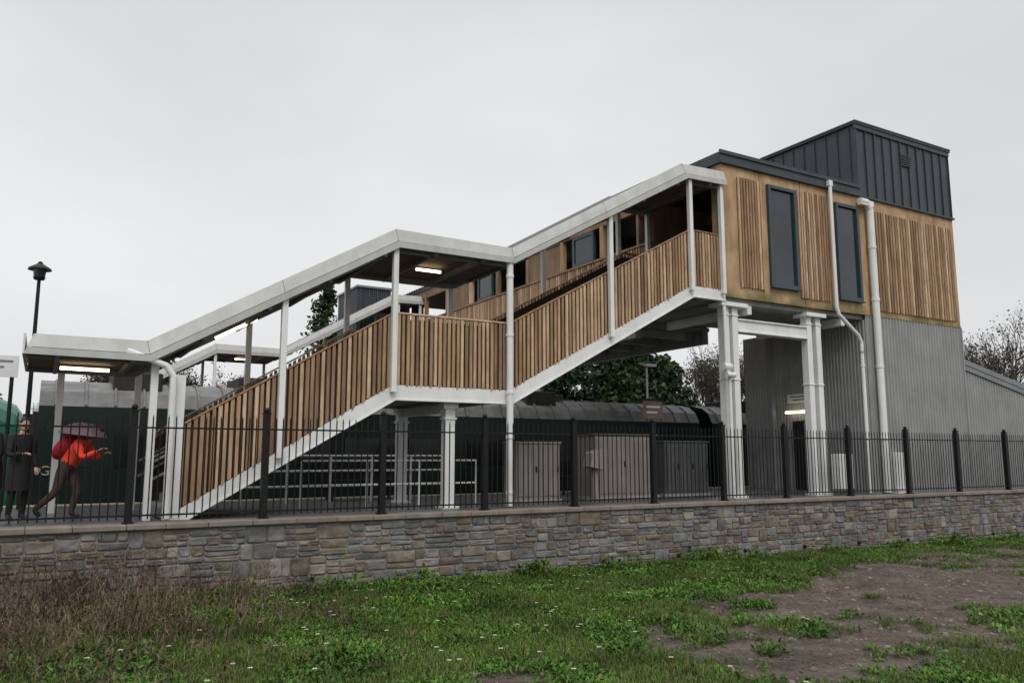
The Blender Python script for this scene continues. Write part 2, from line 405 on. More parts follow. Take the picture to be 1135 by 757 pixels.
# ---------------------------------------------------------------- fence
def build_fence():
    root=empty('railing_fence')
    px=[-7.3,-5.15,-3.0,-.85,1.26,3.34,5.47,7.61,9.75,11.9,14.03,16.16,18.6,21.1,23.5,26.1,28.5,31,33.5,36,38.5,41,43.5,46,48.5,51]
    P=MB();B=MB();Y=14.15
    for x in px:
        P.box(x-.055,x+.055,Y-.055,Y+.055,0,1.76);P.box(x-.065,x+.065,Y-.065,Y+.065,1.76,1.785)
        P.ell((x,Y,1.825),(.05,.05,.05),0,10,8);P.box(x-.085,x+.085,Y-.085,Y+.085,0.002,.02)
    for a,b in zip(px[:-1],px[1:]):
        for z in (.12,1.50):
            B.box(a+.055,b-.055,Y-.022,Y+.022,z-.014,z+.014)
        n=int(round((b-a-.1)/.118))
        for i in range(1,n):
            x=a+.05+(b-a-.1)*i/n+random.uniform(-.002,.002)
            B.cyl((x,Y,.06),(x,Y,1.66),.0115,6);B.cyl((x,Y,1.66),(x,Y,1.71),.0115,6,0,.003)
    P.obj('posts',[BLACK],root);B.obj('bars',[BLACK],root)
build_fence()

# ---------------------------------------------------------------- platforms, tracks
def build_platform():
    m=MB()
    m.box(-60,90,14.36,20.6,-1.9,-.03,0);m.box(-60,90,20.6,20.95,-1.9,-.026,1)
    m.obj('platform',[ASPH,CONC])
    m=MB();m.box(-60,90,20.3,20.38,-.029,-.022,0);m.obj('platform_yellow_line',[YEL])
    m=MB();m.box(-60,90,27.95,44,-1.9,-.03,0);m.box(-60,90,27.6,27.95,-1.9,-.026,1);m.obj('platform',[ASPH,CONC])
    m=MB();m.box(-200,250,20.95,27.6,-1.8,-1.12);m.obj('track_bed',[BALL])
    m=MB()
    for y in (21.7,23.14,25.4,26.84):
        m.box(-200,250,y-.035,y+.035,-1.04,-.95)
    x=-60
    while x<90:
        for y in (21.1,24.8): m.box(x,x+.25,y,y+2.6,-1.125,-1.045,1)
        x+=.65
    m.obj('railway_track',[RUST,CONC])
build_platform()

# ---------------------------------------------------------------- staircase
def seg(line,x):
    for (a,b) in zip(line[:-1],line[1:]):
        if a[0]<=x<=b[0]: return a[1]+(b[1]-a[1])*(x-a[0])/(b[0]-a[0])
    return line[-1][1] if x>line[-1][0] else line[0][1]
def build_stair(Y0,detail=True):
    root=empty('footbridge_staircase')
    Y1=Y0+2.85
    nose=[(1.85,-.02),(5.98,2.45),(8.67,2.45),(14.02,5.33),(15.18,5.33)]
    bot=[(2.25,-.03),(6.04,2.17),(8.72,2.17),(14.07,5.06),(15.18,5.06)]
    s=MB()
    for (ya,yb) in ((Y0,Y0+.08),(Y1-.08,Y1)):
        for i in range(4):
            a,b=nose[i],nose[i+1];c,d=bot[i+1],bot[i]
            s.prism([a,b,c,d],ya,yb)
            s.prism([(d[0],d[1]),(c[0],c[1]),(c[0],c[1]-.025),(d[0],d[1]-.025)],ya-.03 if ya==Y0 else ya-.05,yb+.05)
    s.obj('stringers',[WHITE],root)
    t=MB();n=15
    for i in range(n):
        x=1.85+(5.98-1.85)*i/n;z=(i+1)*2.45/n;dx=4.13/n
        t.box(x,x+dx+.03,Y0+.085,Y1-.085,z-.05,z,0);t.box(x,x+.02,Y0+.085,Y1-.085,z-.165,z-.052,0)
    t.box(5.99,8.67,Y0+.085,Y1-.085,2.36,2.44,0)
    n=17
    for i in range(n):
        x=8.67+(5.35)*i/n;z=2.45+(i+1)*2.88/n;dx=5.35/n
        t.box(x,x+dx+.03,Y0+.085,Y1-.085,z-.05,z,0);t.box(x,x+.02,Y0+.085,Y1-.085,z-.165,z-.052,0)
    t.box(14.03,15.18,Y0+.085,Y1-.085,5.22,5.32,0)
    for (a,b) in ((bot[0],bot[1]),(bot[1],bot[2]),(bot[2],bot[3]),(bot[3],bot[4])):
        t.prism([(a[0],a[1]+.06),(b[0],b[1]+.06),(b[0],b[1]+.03),(a[0],a[1]+.03)],Y0+.085,Y1-.085,0)
    x=6.3
    while x<15: 
        z=seg(bot,x);t.box(x,x+.08,Y0+.09,Y1-.09,z-.01,z+.035,0);x+=.9
    t.obj('treads_and_landing',[STEELG],root)
    w=MB();bk=MB();top=1.43
    for (yf,yb,sgn) in ((Y0+.03,Y0+.068,1),(Y1-.068,Y1-.03,-1)):
        x=1.98
        while x<15.1:
            wd=.062+random.uniform(-.006,.006);xa=x+random.uniform(-.006,.006)
            za=seg(nose,xa)+.008-random.uniform(-.02,.06);zb=seg(nose,xa+wd)+.008
            ta=seg(nose,xa)+top+random.uniform(-.012,.012);tb=seg(nose,xa+wd)+top+random.uniform(-.008,.008)
            y0=yf+random.uniform(-.008,.008)-(.038 if sgn>0 else 0);y1=y0+.03
            if sgn<0: y0+=.036;y1+=.036
            w.quadbox([(xa,y0,za),(xa+wd,y0,zb),(xa+wd,y1,zb),(xa,y1,za),(xa,y0,ta),(xa+wd,y0,tb),(xa+wd,y1,tb),(xa,y1,ta)])
            x+=.102
        L=[(1.98,seg(nose,1.98))]+nose[1:]
        for a,b in zip(L[:-1],L[1:]):
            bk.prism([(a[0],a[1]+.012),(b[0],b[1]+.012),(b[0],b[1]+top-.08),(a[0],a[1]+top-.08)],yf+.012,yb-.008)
            w.prism([(a[0],a[1]+top+.015),(b[0],b[1]+top+.015),(b[0],b[1]+top+.05),(a[0],a[1]+top+.05)],yf-.045,yb+.03)
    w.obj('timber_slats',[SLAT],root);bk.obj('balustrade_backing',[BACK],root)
    p=MB()
    ctop=[(-.3,2.66),(1.55,2.66),(6.0,5.25),(8.7,5.25),(13.85,8.1),(15.2,8.1)]
    for x in (3.77,5.96,11.4,13.97,15.06):
        p.box(x-.055,x+.055,Y0-.125,Y0-.015,seg(nose,x)-.12 if x not in(5.96,) else 2.3,seg(ctop,x)+.03)
        p.box(x-.055,x+.055,Y1+.005,Y1+.115,seg(nose,x)-.12,seg(ctop,x)+.03)
    p.box(8.62-.055,8.62+.055,Y1+.005,Y1+.115,0,seg(ctop,8.62)+.03)
    for x in (.25,1.62):
        p.box(x-.06,x+.06,Y1-.1,Y1+.02,-.03,2.7)
    p.box(1.56,1.68,Y0+.02,Y0+.14,-.03,2.7)
    p.cyl((8.62,Y0-.1,0),(8.62,Y0-.1,5.3),.075,14)
    for z in (.25,1.4,2.35,3.6,4.9): p.cyl((8.62,Y0-.1,z),(8.62,Y0-.1,z+.07),.088,14)
    for (x,y) in ((7.38,Y0+.35),(7.3,Y1-.15)):
        p.box(x-.11,x+.11,y-.11,y+.11,-.03,2.12);p.box(x-.19,x+.19,y-.19,y+.19,-.03,.02)
        p.box(x-.17,x+.17,y-.15,y+.15,2.03,2.14);p.box(x-.14,x+.14,y-.13,y+.13,1.80,1.85)
    p.box(7.26,7.46,Y0+.47,Y1-.28,1.95,2.13)
    p.pipe([(1.15,Y0-.12,2.80),(1.3,Y0-.13,2.76),(1.78,Y0-.13,2.58),(1.9,Y0-.13,2.4),(1.9,Y0-.13,0)],.058,12)
    p.box(1.86,2.12,Y0-.02,Y0+.07,-.03,2.45+.0)
    p.obj('posts_and_downpipes',[WHITE],root,bevel=.006)
    c=MB();so=MB()
    T=[(-.22,3.0),(1.45,3.0),(5.94,5.62),(8.67,5.58),(13.69,8.47),(15.2,8.52)]
    Bt=[(-.34,2.66),(1.53,2.64),(6.0,5.22),(8.69,5.22),(13.84,8.08),(15.2,8.12)]
    def mixp(u,v,t): return (u[0]+(v[0]-u[0])*t,u[1]+(v[1]-u[1])*t)
    for i in range(5):
        a,b,cc,d=T[i],T[i+1],Bt[i+1],Bt[i]
        m1,m2=mixp(d,a,.36),mixp(cc,b,.36)
        for sg,yt,yl,ys in ((1,Y0-.10,Y0-.17,1),(-1,Y1+.10,Y1+.17,-1)):
            th=.02*ys
            c.quadbox([(m1[0],yl,m1[1]),(m2[0],yl,m2[1]),(m2[0],yl+th,m2[1]),(m1[0],yl+th,m1[1]),
                       (a[0],yt,a[1]),(b[0],yt,b[1]),(b[0],yt+th,b[1]),(a[0],yt+th,a[1])],0)
            y2=yl-.03*ys
            c.quadbox([(d[0],y2,d[1]),(cc[0],y2,cc[1]),(cc[0],y2+.05*ys,cc[1]),(d[0],y2+.05*ys,d[1]),
                       (m1[0],y2,m1[1]-.012),(m2[0],y2,m2[1]-.012),(m2[0],y2+.05*ys,m2[1]-.012),(m1[0],y2+.05*ys,m1[1]-.012)],0)
        so.prism([(a[0],a[1]-.03),(b[0],b[1]-.03),(b[0],b[1]-.07),(a[0],a[1]-.07)],Y0-.07,Y1+.07,1)
        s1,s2=mixp(d,a,.25),mixp(cc,b,.25)
        so.prism([(s1[0],s1[1]),(s2[0],s2[1]),(s2[0],s2[1]-.02),(s1[0],s1[1]-.02)],Y0-.145,Y1+.145,0)
        n=max(1,int((b[0]-a[0])/1.8))
        for q in range(1,n+1):
            t=q/(n+.0001);A=mixp(a,b,t);M=mixp(m1,m2,t)
            c.quadbox([(M[0]-.006,Y0-.173,M[1]),(M[0]+.006,Y0-.173,M[1]),(M[0]+.006,Y0-.168,M[1]),(M[0]-.006,Y0-.168,M[1]),
                       (A[0]-.006,Y0-.103,A[1]),(A[0]+.006,Y0-.103,A[1]),(A[0]+.006,Y0-.098,A[1]),(A[0]-.006,Y0-.098,A[1])],1)
    c.prismx([(Y0-.2,2.66),(Y1+.2,2.66),(Y1+.10,3.0),(Y0-.10,3.0)],-.36,-.33,0)
    c.obj('canopy_fascia',[FASCIA,GREYT],root)
    x=.1
    bm=MB()
    while x<15.1:
        z=seg(Bt,x)+.06;bm.box(x,x+.07,Y0-.1,Y1+.1,z-.09,z+.03);x+=1.12
    for y in (Y0+.12,Y1-.12):
        for a,b in zip(Bt[:-1],Bt[1:]):
            bm.prism([(a[0],a[1]+.10),(b[0],b[1]+.10),(b[0],b[1]-.03),(a[0],a[1]-.03)],y-.04,y+.04)
    bm.obj('canopy_beams',[STEELG],root)
    so.obj('canopy_roof_and_soffit',[SOFF,SLATE_D],root)
    h=MB();yy=(Y0+.2,Y1-.22,(Y0+Y1)/2)
    for k,y in enumerate(yy):
        for hh in (.95,.65) if k<2 else (.95,):
            pts=[(x,y,z+hh) for x,z in [(1.7,0)]+nose[1:4]+[(15.0,5.33)]]
            h.pipe(pts,.024,8)
    for x in (2.4,3.6,4.8,6.1,8.5,9.8,11.1,12.4,13.8): 
        z=seg(nose,x);h.cyl((x,yy[2],z),(x,yy[2],z+.95),.022,8)
    h.obj('handrails',[STEELG],root)
    l=MB()
    def strip(x0,x1,y):
        l.cyl((x0,y,seg(Bt,x0)-.03),(x1,y,seg(Bt,x1)-.03),.032,8)
    strip(.2,1.0,Y0+1.6);strip(2.9,3.7,Y0+1.9);strip(7.0,7.6,Y0+1.3);strip(10.5,11.5,Y0+1.7)
    l.obj('strip_lights',[LAMPL],root)
build_stair(15.0)
build_stair(34.6)

# ---------------------------------------------------------------- lobby block + lift tower
def build_lift():
    root=empty('lift_tower')
    Y=15.0
    m=MB()
    m.box(15.2,25.72,Y+.035,Y+.15,5.18,8.80,0)
    m.box(25.62,25.72,Y+.15,18.6,5.18,8.80,0)
    m.box(15.2,25.62,18.5,18.6,5.18,8.80,3)
    m.box(15.25,25.6,Y+.15,18.5,5.05,5.175,1)
    m.box(15.2,15.3,Y+.15,Y+.4,5.18,8.8,0)
    for x in (16.65,18.3,19.45,21.15): m.box(x-.006,x+.006,Y+.030,Y+.036,5.18,8.8,2)
    m.box(15.2,25.72,Y+.022,Y+.034,5.18,5.23,0)
    m.obj('plywood_walls',[PLY,STEELG,BACK,INWALL],root)
    s=MB();b=MB()
    def panel(x0,x1,z0,z1,pitch=.105,w=.062):
        x=x0
        while x+w<x1:
            s.box(x,x+w,Y-.02+random.uniform(-.004,.004),Y+.03,z0+random.uniform(-.012,.012),z1+random.uniform(-.008,.008));x+=pitch
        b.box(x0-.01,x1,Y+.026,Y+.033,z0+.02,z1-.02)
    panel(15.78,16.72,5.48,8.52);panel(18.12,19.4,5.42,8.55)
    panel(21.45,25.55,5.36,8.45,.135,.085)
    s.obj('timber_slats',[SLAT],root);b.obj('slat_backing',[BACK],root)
    w=MB();g=MB()
    for x0,x1,z0,z1 in ((16.9,18.03,5.62,8.5),(19.72,20.75,5.55,8.45)):
        f=.10
        w.box(x0,x0+f,Y-.06,Y+.034,z0,z1);w.box(x1-f,x1,Y-.06,Y+.034,z0,z1);w.box(x0+f,x1-f,Y-.06,Y+.034,z0,z0+f);w.box(x0+f,x1-f,Y-.06,Y+.034,z1-f,z1)
        w.box(x0-.03,x1+.03,Y-.1,Y-.0,z0-.04,z0-.003)
        g.box(x0+f,x1-f,Y+.015,Y+.03,z0+f,z1-f)
    w.obj('window_frames',[FRAME],root,bevel=.006);g.obj('window_glass',[GLASS],root)
    r=MB()
    r.box(15.12,20.88,Y-.06,18.7,8.803,9.10,0)
    r.box(20.88,25.76,Y-.04,18.62,8.803,8.86,0)
    r.box(15.08,20.88,Y-.1,Y-.058,9.04,9.14,0)
    r.obj('roof_fascia',[SLATE],root)
    t=MB()
    t.box(20.9,25.66,Y+.02,18.6,8.86,11.12,0)
    x=20.9
    while x<25.7: t.box(x,x+.028,Y-.022,Y+.02,8.865,11.05,0);x+=.432
    y=15.2
    while y<18.6: t.box(20.86,20.9,y,y+.028,9.1,11.05,0);y+=.43
    t.box(20.82,25.74,Y-.06,18.68,11.12,11.2,1);t.box(20.80,25.76,Y-.08,18.7,11.2,11.225,2)
    t.box(20.84,25.70,Y-.035,Y+.018,10.98,11.118,0)
    for k in range(6): t.box(23.05,23.6,Y-.03,Y+.0,10.2+k*.07,10.24+k*.07,1)
    t.obj('upper_cladding',[SLATE,SLATE_D,GREYT],root)
    c=MB();c.corrX(20.9,25.7,Y+.06,-.03,5.175,.15,.035)
    c.corrY(Y+.06,16.95,20.9,-.03,5.04);c.corrY(17.9,19.9,20.9,-.03,5.04);c.corrY(16.95,17.9,20.9,2.15,5.04)
    c.box(20.94,25.68,Y+.10,19.9,-.03,5.03)
    c.box(25.68,25.74,Y-.0,Y+.2,-.03,5.17)
    c.obj('shaft_cladding',[GREYC],root)
    d=MB();d.box(20.86,20.935,16.97,17.88,0,2.13,0);d.box(20.84,20.86,17.41,17.43,.02,2.1,1);d.obj('lift_door',[BLACK,GREYT],root)
    d=MB();d.box(20.80,20.85,17.2,18.0,2.72,3.0,0);d.box(20.795,20.8,17.3,17.9,2.9,2.93,1);d.box(20.795,20.8,17.3,17.8,2.8,2.83,1);d.obj('lift_sign',[SIGNW,BLACK],root)
    l=MB();l.cyl((20.70,17.1,2.42),(20.70,18.0,2.42),.04,8);l.obj('door_light',[LAMPL],root)
    p=MB()
    for x in (15.3,15.62,18.5,18.88):
        p.box(x-.10,x+.10,Y+.12,Y+.34,-.03,5.04);p.box(x-.16,x+.16,Y+.04,Y+.42,-.03,.03)
        for z in (3.0,4.7): p.box(x-.12,x+.12,Y+.10,Y+.36,z,z+.04)
        for dx in (-.12,.12):
            for dy in (.08,.38): p.cyl((x+dx,Y+dy,.03),(x+dx,Y+dy,.06),.018,6)
    p.box(15.73,18.39,Y+.13,Y+.33,4.30,4.62);p.box(15.73,18.39,Y+.08,Y+.38,4.60,4.64);p.box(15.73,18.39,Y+.08,Y+.38,4.28,4.32)
    p.box(15.05,16.0,Y+.0,Y+.5,4.93,5.04);p.box(18.3,19.1,Y+.0,Y+.5,4.93,5.04)
    for x in (16.2,20.0): p.box(x-.08,x+.08,Y+.15,18.4,4.8,5.04)
    p.obj('portal_frame',[WHITE],root,bevel=.008)
    q=MB();q.box(20.3,20.45,18.2,18.35,-.03,5.04);q.obj('rear_post',[GREYT],root)
    pp=MB()
    pp.pipe([(15.2,Y-.02,0),(15.2,Y-.02,3.1),(15.1,Y-.02,3.25),(15.1,Y-.02,4.9)],.045,10)
    pp.cyl((15.0,Y-.02,3.32),(15.25,Y-.02,3.32),.09,12);pp.cyl((15.02,Y-.1,3.1),(15.3,Y-.1,3.1),.07,12)
    pp.pipe([(19.42,Y-.12,8.95),(19.42,Y-.12,5.25),(19.5,Y-.12,5.05),(20.3,Y-.12,4.5),(20.42,Y-.12,4.3),(20.42,Y-.12,0)],.055,12)
    pp.box(19.34,19.5,Y-.17,Y-.06,8.85,9.02)
    pp.pipe([(20.75,Y-.12,8.62),(21.05,Y-.12,8.62),(21.2,Y-.12,8.4),(21.2,Y-.12,0)],.105,14)
    pp.box(20.72,21.3,Y-.2,Y-.06,8.50,8.66)
    for z in (1.5,3.6,5.6,7.2): pp.cyl((21.2,Y-.12,z),(21.2,Y-.12,z+.09),.12,14);pp.cyl((20.42,Y-.12,min(z,4.0)),(20.42,Y-.12,min(z,4.0)+.06),.068,12)
    pp.box(18.95,19.55,Y-.25,Y-.02,.15,1.1);pp.box(21.4,21.95,Y-.25,Y-.02,.1,1.15);pp.box(21.4,21.9,Y-.32,Y-.05,-.03,.1)
    pp.obj('downpipes_and_meter_boxes',[WHITE],root,bevel=.005)
build_lift()

def build_annex():
    root=empty('station_annex_building')
    a=MB();a.corrX(25.78,38,15.2,-.03,4.02,.15,.035,0,1.65);a.prism([(25.78,-.03),(38,-.03),(38,1.65),(25.78,4.02)],15.24,19.6,0)
    a.obj('cladding',[GREYC],root)
    b=MB();b.prism([(25.76,4.03),(38.1,1.63),(38.1,1.80),(25.76,4.20)],15.10,19.8,0);b.prism([(25.76,3.86),(38.1,1.46),(38.1,1.625),(25.76,4.025)],15.12,15.16,0)
    b.obj('roof_verge',[GREYT],root)
    d=MB();d.box(29.6,30.6,15.1,15.17,0,2.1,0);d.obj('door',[GREYT],root)
build_annex()

def build_bridge():
    root=empty('covered_footbridge')
    m=MB();s=MB();w=MB();g=MB()
    YA,YB=17.9,38.0
    for X,sg in ((15.2,-1),(18.1,1)):
        m.box(min(X,X-sg*.08),max(X,X-sg*.08),YA,YB,5.1,7.25,0)
        y=YA
        while y<YB:
            xa=X+sg*.002;xb=X+sg*.045
            s.box(min(xa,xb),max(xa,xb),y,y+.075,5.08,7.25+random.uniform(-.01,.01));y+=.125
        s.box(X-.07,X+.07,YA,YB,7.27,7.33)
        m.box(X-.07,X+.07,YA,YB,8.35,8.72,0)
        y=YA;i=0
        while y<YB:
            s.box(X-.08,X+.08,y,y+.16,7.33,8.36)
            if i%3==1:
                w.box(X-.06,X+.06,y+.55,y+1.75,7.34,7.44);w.box(X-.06,X+.06,y+.55,y+1.75,8.25,8.34);w.box(X-.06,X+.06,y+.55,y+.65,7.44,8.25);w.box(X-.06,X+.06,y+1.65,y+1.75,7.44,8.25)
                g.box(X-.02,X+.02,y+.65,y+1.65,7.44,8.25)
            if i%3==2 : m.box(X-.03,X+.03,y+.16,y+2.3,7.33,8.35,0)
            y+=2.3;i+=1
    m.obj('side_walls',[INWALL],root);s.obj('timber_slats',[SLAT],root);w.obj('window_frames',[FRAME],root);g.obj('window_glass',[GLASS],root)
    d=MB();d.box(15.12,18.18,18.72,YB,4.95,5.07,0)
    for x in (15.3,18.0): d.box(x-.12,x+.12,18.72,YB,4.55,4.95,0)
    y=19.2
    while y<YB: d.box(15.42,17.88,y,y+.12,4.7,4.94,0);y+=1.5
    d.obj('deck_and_girders',[STEELG],root)
    r=MB();r.box(15.09,18.2,18.72,YB+.2,8.723,8.86)
    y=18.75
    while y<YB: r.box(15.06,18.2,y,y+.1,8.863,8.95);y+=.3
    r.obj('roof',[SLATE_D],root)
    c=MB()
    for x in (15.5,17.8): c.box(x-.13,x+.13,28.47,28.73,-.03,4.55)
    c.obj('support_columns',[WHITE],root)
build_bridge()
def far_tower():
    root=empty('lift_tower')
    c=MB();c.box(13.25,14.9,38.05,41,-.03,9.4);c.corrX(13.2,14.95,38.0,-.03,9.4,.2,.05);c.corrY(38.0,41,13.2,-.03,9.4,.2,.05);c.obj('shaft_cladding',[SLATE],root)
    r=MB();r.box(13.1,15.05,37.88,41.1,9.4,9.5);r.obj('roof_cap',[GREYT],root)
far_tower()

# ---------------------------------------------------------------- train
def build_train(x0,x1,name='passenger_train',nose=False,y0=21.05):
    root=empty(name)
    yc=y0+1.37
    prof=[(-1.30,.0),(-1.37,.6),(-1.37,1.3),(-1.34,2.2),(-1.29,2.78),(-1.12,3.12),(-.8,3.33),(-.3,3.43),(.3,3.43),(.8,3.33),(1.12,3.12),(1.29,2.78),(1.34,2.2),(1.37,1.3),(1.37,.6),(1.30,0)]
    zb=-.95+.35
    b=MB()
    n=len(prof)
    def ring(x,sy=1,sz=1): return [(x,yc+y*sy,zb+z*sz) for y,z in prof]
    rings=[ring(x0),ring(x1)]
    if nose: 
        rings+= [ring(x1+.5,.97,.97),ring(x1+1.2,.88,.88),ring(x1+1.7,.68,.66),ring(x1+1.95,.35,.42)]
    base=len(b.v)
    for r in rings: b.v+=r
    for k in range(len(rings)-1):
        for i in range(n-1):
            isroof= 4<=i<=10
            b.f.append((base+k*n+i,base+(k+1)*n+i,base+(k+1)*n+i+1,base+k*n+i+1));b.m.append((1 if isroof else 0) if k==0 else 2)
        b.f.append((base+k*n+n-1,base+(k+1)*n+n-1,base+(k+1)*n,base+k*n));b.m.append(0)
    b.f.append(tuple(range(base,base+n)));b.m.append(0)
    e=base+(len(rings)-1)*n;b.f.append(tuple(range(e+n-1,e-1,-1)));b.m.append(0 if not nose else 2)
    b.obj('bodyshell',[TGREEN,TROOF,TBRI],root)
    r=MB();x=x0+.3
    while x<x1-.3:
        for i in range(4,11):
            pa,pb=prof[i],prof[i+1]
            r.quadbox([(x,yc+pa[0]*1.01,zb+pa[1]*1.006),(x+.05,yc+pa[0]*1.01,zb+pa[1]*1.006),(x+.05,yc+pb[0]*1.01,zb+pb[1]*1.006),(x,yc+pb[0]*1.01,zb+pb[1]*1.006),
              (x,yc+pa[0]*1.03,zb+pa[1]*1.012),(x+.05,yc+pa[0]*1.03,zb+pa[1]*1.012),(x+.05,yc+pb[0]*1.03,zb+pb[1]*1.012),(x,yc+pb[0]*1.03,zb+pb[1]*1.012)])
        x+=.62
    r.obj('roof_ribs',[TROOF],root)
    w=MB();x=x0+1.6
    while x<x1-2.4:
        w.box(x,x+1.45,yc-1.385,yc-1.30,zb+1.38,zb+2.12,0);x+=1.85
    for xd in (x0+.5,x1-1.3):
        w.box(xd,xd+.03,yc-1.39,yc-1.3,zb+.1,zb+2.5,1);w.box(xd+.85,xd+.88,yc-1.39,yc-1.3,zb+.1,zb+2.5,1);w.box(xd+.25,xd+.63,yc-1.39,yc-1.3,zb+1.4,zb+2.2,0)
    w.obj('windows_and_doors',[TWIN,TDARK],root)
    t=MB();t.box(x0+.05,x1-.05,yc-1.40,yc-1.36,zb+.50,zb+.53,0);t.obj('body_stripe',[SILV],root)
    u=MB();u.box(x0+4.5,x1-4.5,yc-1.2,yc+1.2,-.75,zb+.01) if x1-x0>10 else None
    for xc in ((x0+2.4,x1-2.4) if x1-x0>10 else ((x0+x1)/2,)):
        u.box(xc-1.6,xc+1.6,yc-1.05,yc+1.05,-.72,-.35)
        for dx in (-1.1,1.1): u.cyl((xc+dx,yc-.85,-.5),(xc+dx,yc+.85,-.5),.45,20)
    u.box(x0-.3,x0,yc-.9,yc+.9,zb+.2,zb+2.6)
    u.obj('underframe_and_bogies',[TDARK],root)
    q=MB();x=x0+1.5
    while x<min(x1-2,x0+14):
        q.box(x,x+1.1,yc-1.0,yc+.6,zb+3.2,zb+3.66);q.cyl((x+1.5,yc-.4,zb+3.3),(x+1.5,yc-.4,zb+3.62),.22,12);x+=2.9
    q.obj('roof_equipment',[TDARK],root,bevel=.04)
    return root
tr=build_train(-.1,19.9);build_train(-21,-1.85,nose=True,y0=24.75)
build_train(20.5,25.2+.3)
def text(s,loc,size,matr,parent,rot=(math.radians(90),0,0)):
    cu=bpy.data.curves.new('lettering','FONT');cu.body=s;cu.size=size;cu.extrude=.004;cu.materials.append(matr)
    o=bpy.data.objects.new('lettering',cu);o.location=loc;o.rotation_euler=rot;link(o,parent);return o
text('GWR',(.0,21.02,.62),.30,SILV,tr)

# ---------------------------------------------------------------- platform furniture
def cabinet(x0,x1,y0,y1,h,m,doors=2,name='equipment_cabinet'):
    root=empty(name);b=MB();b.box(x0,x1,y0,y1,.04,h);b.box(x0-.03,x1+.03,y0-.03,y1+.03,h,h+.05);b.obj('body',[m],root,bevel=.012)
    d=MB();w=(x1-x0)/doors
    for i in range(doors):
        d.box(x0+i*w+.03,x0+(i+1)*w-.03,y0-.022,y0-.002,.12,h-.06)
        n=int(w/.09)
        for k in range(1,n): d.box(x0+i*w+k*w/n-.008,x0+i*w+k*w/n+.008,y0-.034,y0-.022,.16,h-.1)
    d.obj('doors',[m],root)
    h2=MB();
    for i in range(doors): h2.box(x0+(i+1)*w-.1,x0+(i+1)*w-.07,y0-.06,y0-.034,h*.5,h*.5+.14)
    h2.obj('handles',[BLACK],root)
    k=MB();k.box(x0-.06,x1+.06,y0-.06,y1+.06,-.03,.04);k.obj('plinth',[CONC],root)
cabinet(9.55,10.75,16.2,16.8,1.33,CAB,2)
cabinet(12.0,14.0,16.5,17.4,1.55,CAB,2)
cabinet(14.45,16.0,16.7,17.4,1.4,CABD,3)
root=empty('ticket_validator');b=MB();b.prism([(11.55,.78),(11.95,.70),(11.95,1.22),(11.62,1.12)],16.05,16.4);b.box(11.72,11.84,16.16,16.28,-.03,.74);b.box(11.62,11.94,16.08,16.38,-.03,.0);b.obj('housing_and_post',[CAB],root,bevel=.01)
root=empty('guard_rail');g=MB()
for z in (.35,.7,1.05): g.pipe([(3.9,18.7,z),(9.0,18.7,z)],.024,8);
x=3.9
while x<9.1: g.cyl((x,18.7,-.03),(x,18.7,1.05),.026,8);x+=1.02
for z in (.45,.95): g.pipe([(4.6,16.4,z),(8.6,16.4,z)],.022,8)
for x in (4.6,6.0,7.2,8.6): g.cyl((x,16.4,-.03),(x,16.4,.95),.024,8)
g.obj('rails',[WHITE],root)
def bench(x,y):
    root=empty('platform_bench');b=MB()
    for i in range(4): b.box(x,x+1.8,y+.02+i*.11,y+.1+i*.11,.43,.465,0)
    for i in range(3): b.box(x,x+1.8,y+.47,y+.50,.55+i*.12,.64+i*.12,0)
    for dx in (.15,1.6): b.box(x+dx,x+dx+.05,y+.05,y+.09,-.03,.43,0);b.box(x+dx,x+dx+.05,y+.46,y+.505,-.03,.9,0);b.box(x+dx,x+dx+.05,y+.05,y+.48,.39,.43,0)
    b.obj('seat_and_frame',[BLACK],root)
bench(12.6,19.0);bench(6.0,19.2)
root=empty('information_sign');b=MB();b.cyl((15.05,17.9,-.03),(15.05,17.9,2.6),.04,10,0);b.box(14.7,15.4,17.84,17.88,2.1,2.6,1);b.box(14.66,15.44,17.82,17.9,2.6,2.66,0);b.box(14.8,15.3,17.83,17.84,2.4,2.46,2);b.box(14.8,15.2,17.83,17.84,2.25,2.3,2);b.obj('board_and_post',[BLACK,SIGNB,SIGNW],root)
root=empty('platform_sign');b=MB();b.box(-1.9,-.5,19.0,19.05,2.62,3.05,0)
for i in range(3): b.box(-1.75,-.6-.15*i,18.99,18.999,2.92-i*.12,2.96-i*.12,1)
b.cyl((-1.75,19.03,-.03),(-1.75,19.03,3.0),.04,8,2);b.cyl((-.6,19.03,-.03),(-.6,19.03,2.62),.04,8,2);b.obj('board_and_posts',[SIGNW,GREYT,BLACK],root)
def lamp(x,y,h,name='street_lamp'):
    root=empty(name);b=MB()
    b.cyl((x,y,-.03),(x,y,1.2),.07,12);b.cyl((x,y,1.2),(x,y,h-.35),.05,12,0,.035)
    b.cyl((x,y,h-.35),(x,y,h-.30),.10,12,0,.12);b.cyl((x,y,h-.30),(x,y,h-.14),.11,12,1,.13)
    b.cyl((x,y,h-.14),(x,y,h-.10),.23,16,0,.21);b.cyl((x,y,h-.10),(x,y,h),.21,16,0,.05);b.ell((x,y,h+.01),(.05,.05,.04),0,8,6)
    b.obj('post_and_lantern',[BLACK,GLASS],root)
lamp(-.28,19.5,5.1)
def lamp2(x,y,h):
    root=empty('platform_lamp');b=MB();b.cyl((x,y,-.03),(x,y,h),.06,10,0,.045);b.box(x-.12,x+.5,y-.13,y+.13,h,h+.1);b.box(x-.05,x+.45,y-.1,y+.1,h-.012,h-.002,1);b.obj('post_and_head',[GREYT,SIGNW],root)
lamp2(24.3,29.2,5.2)

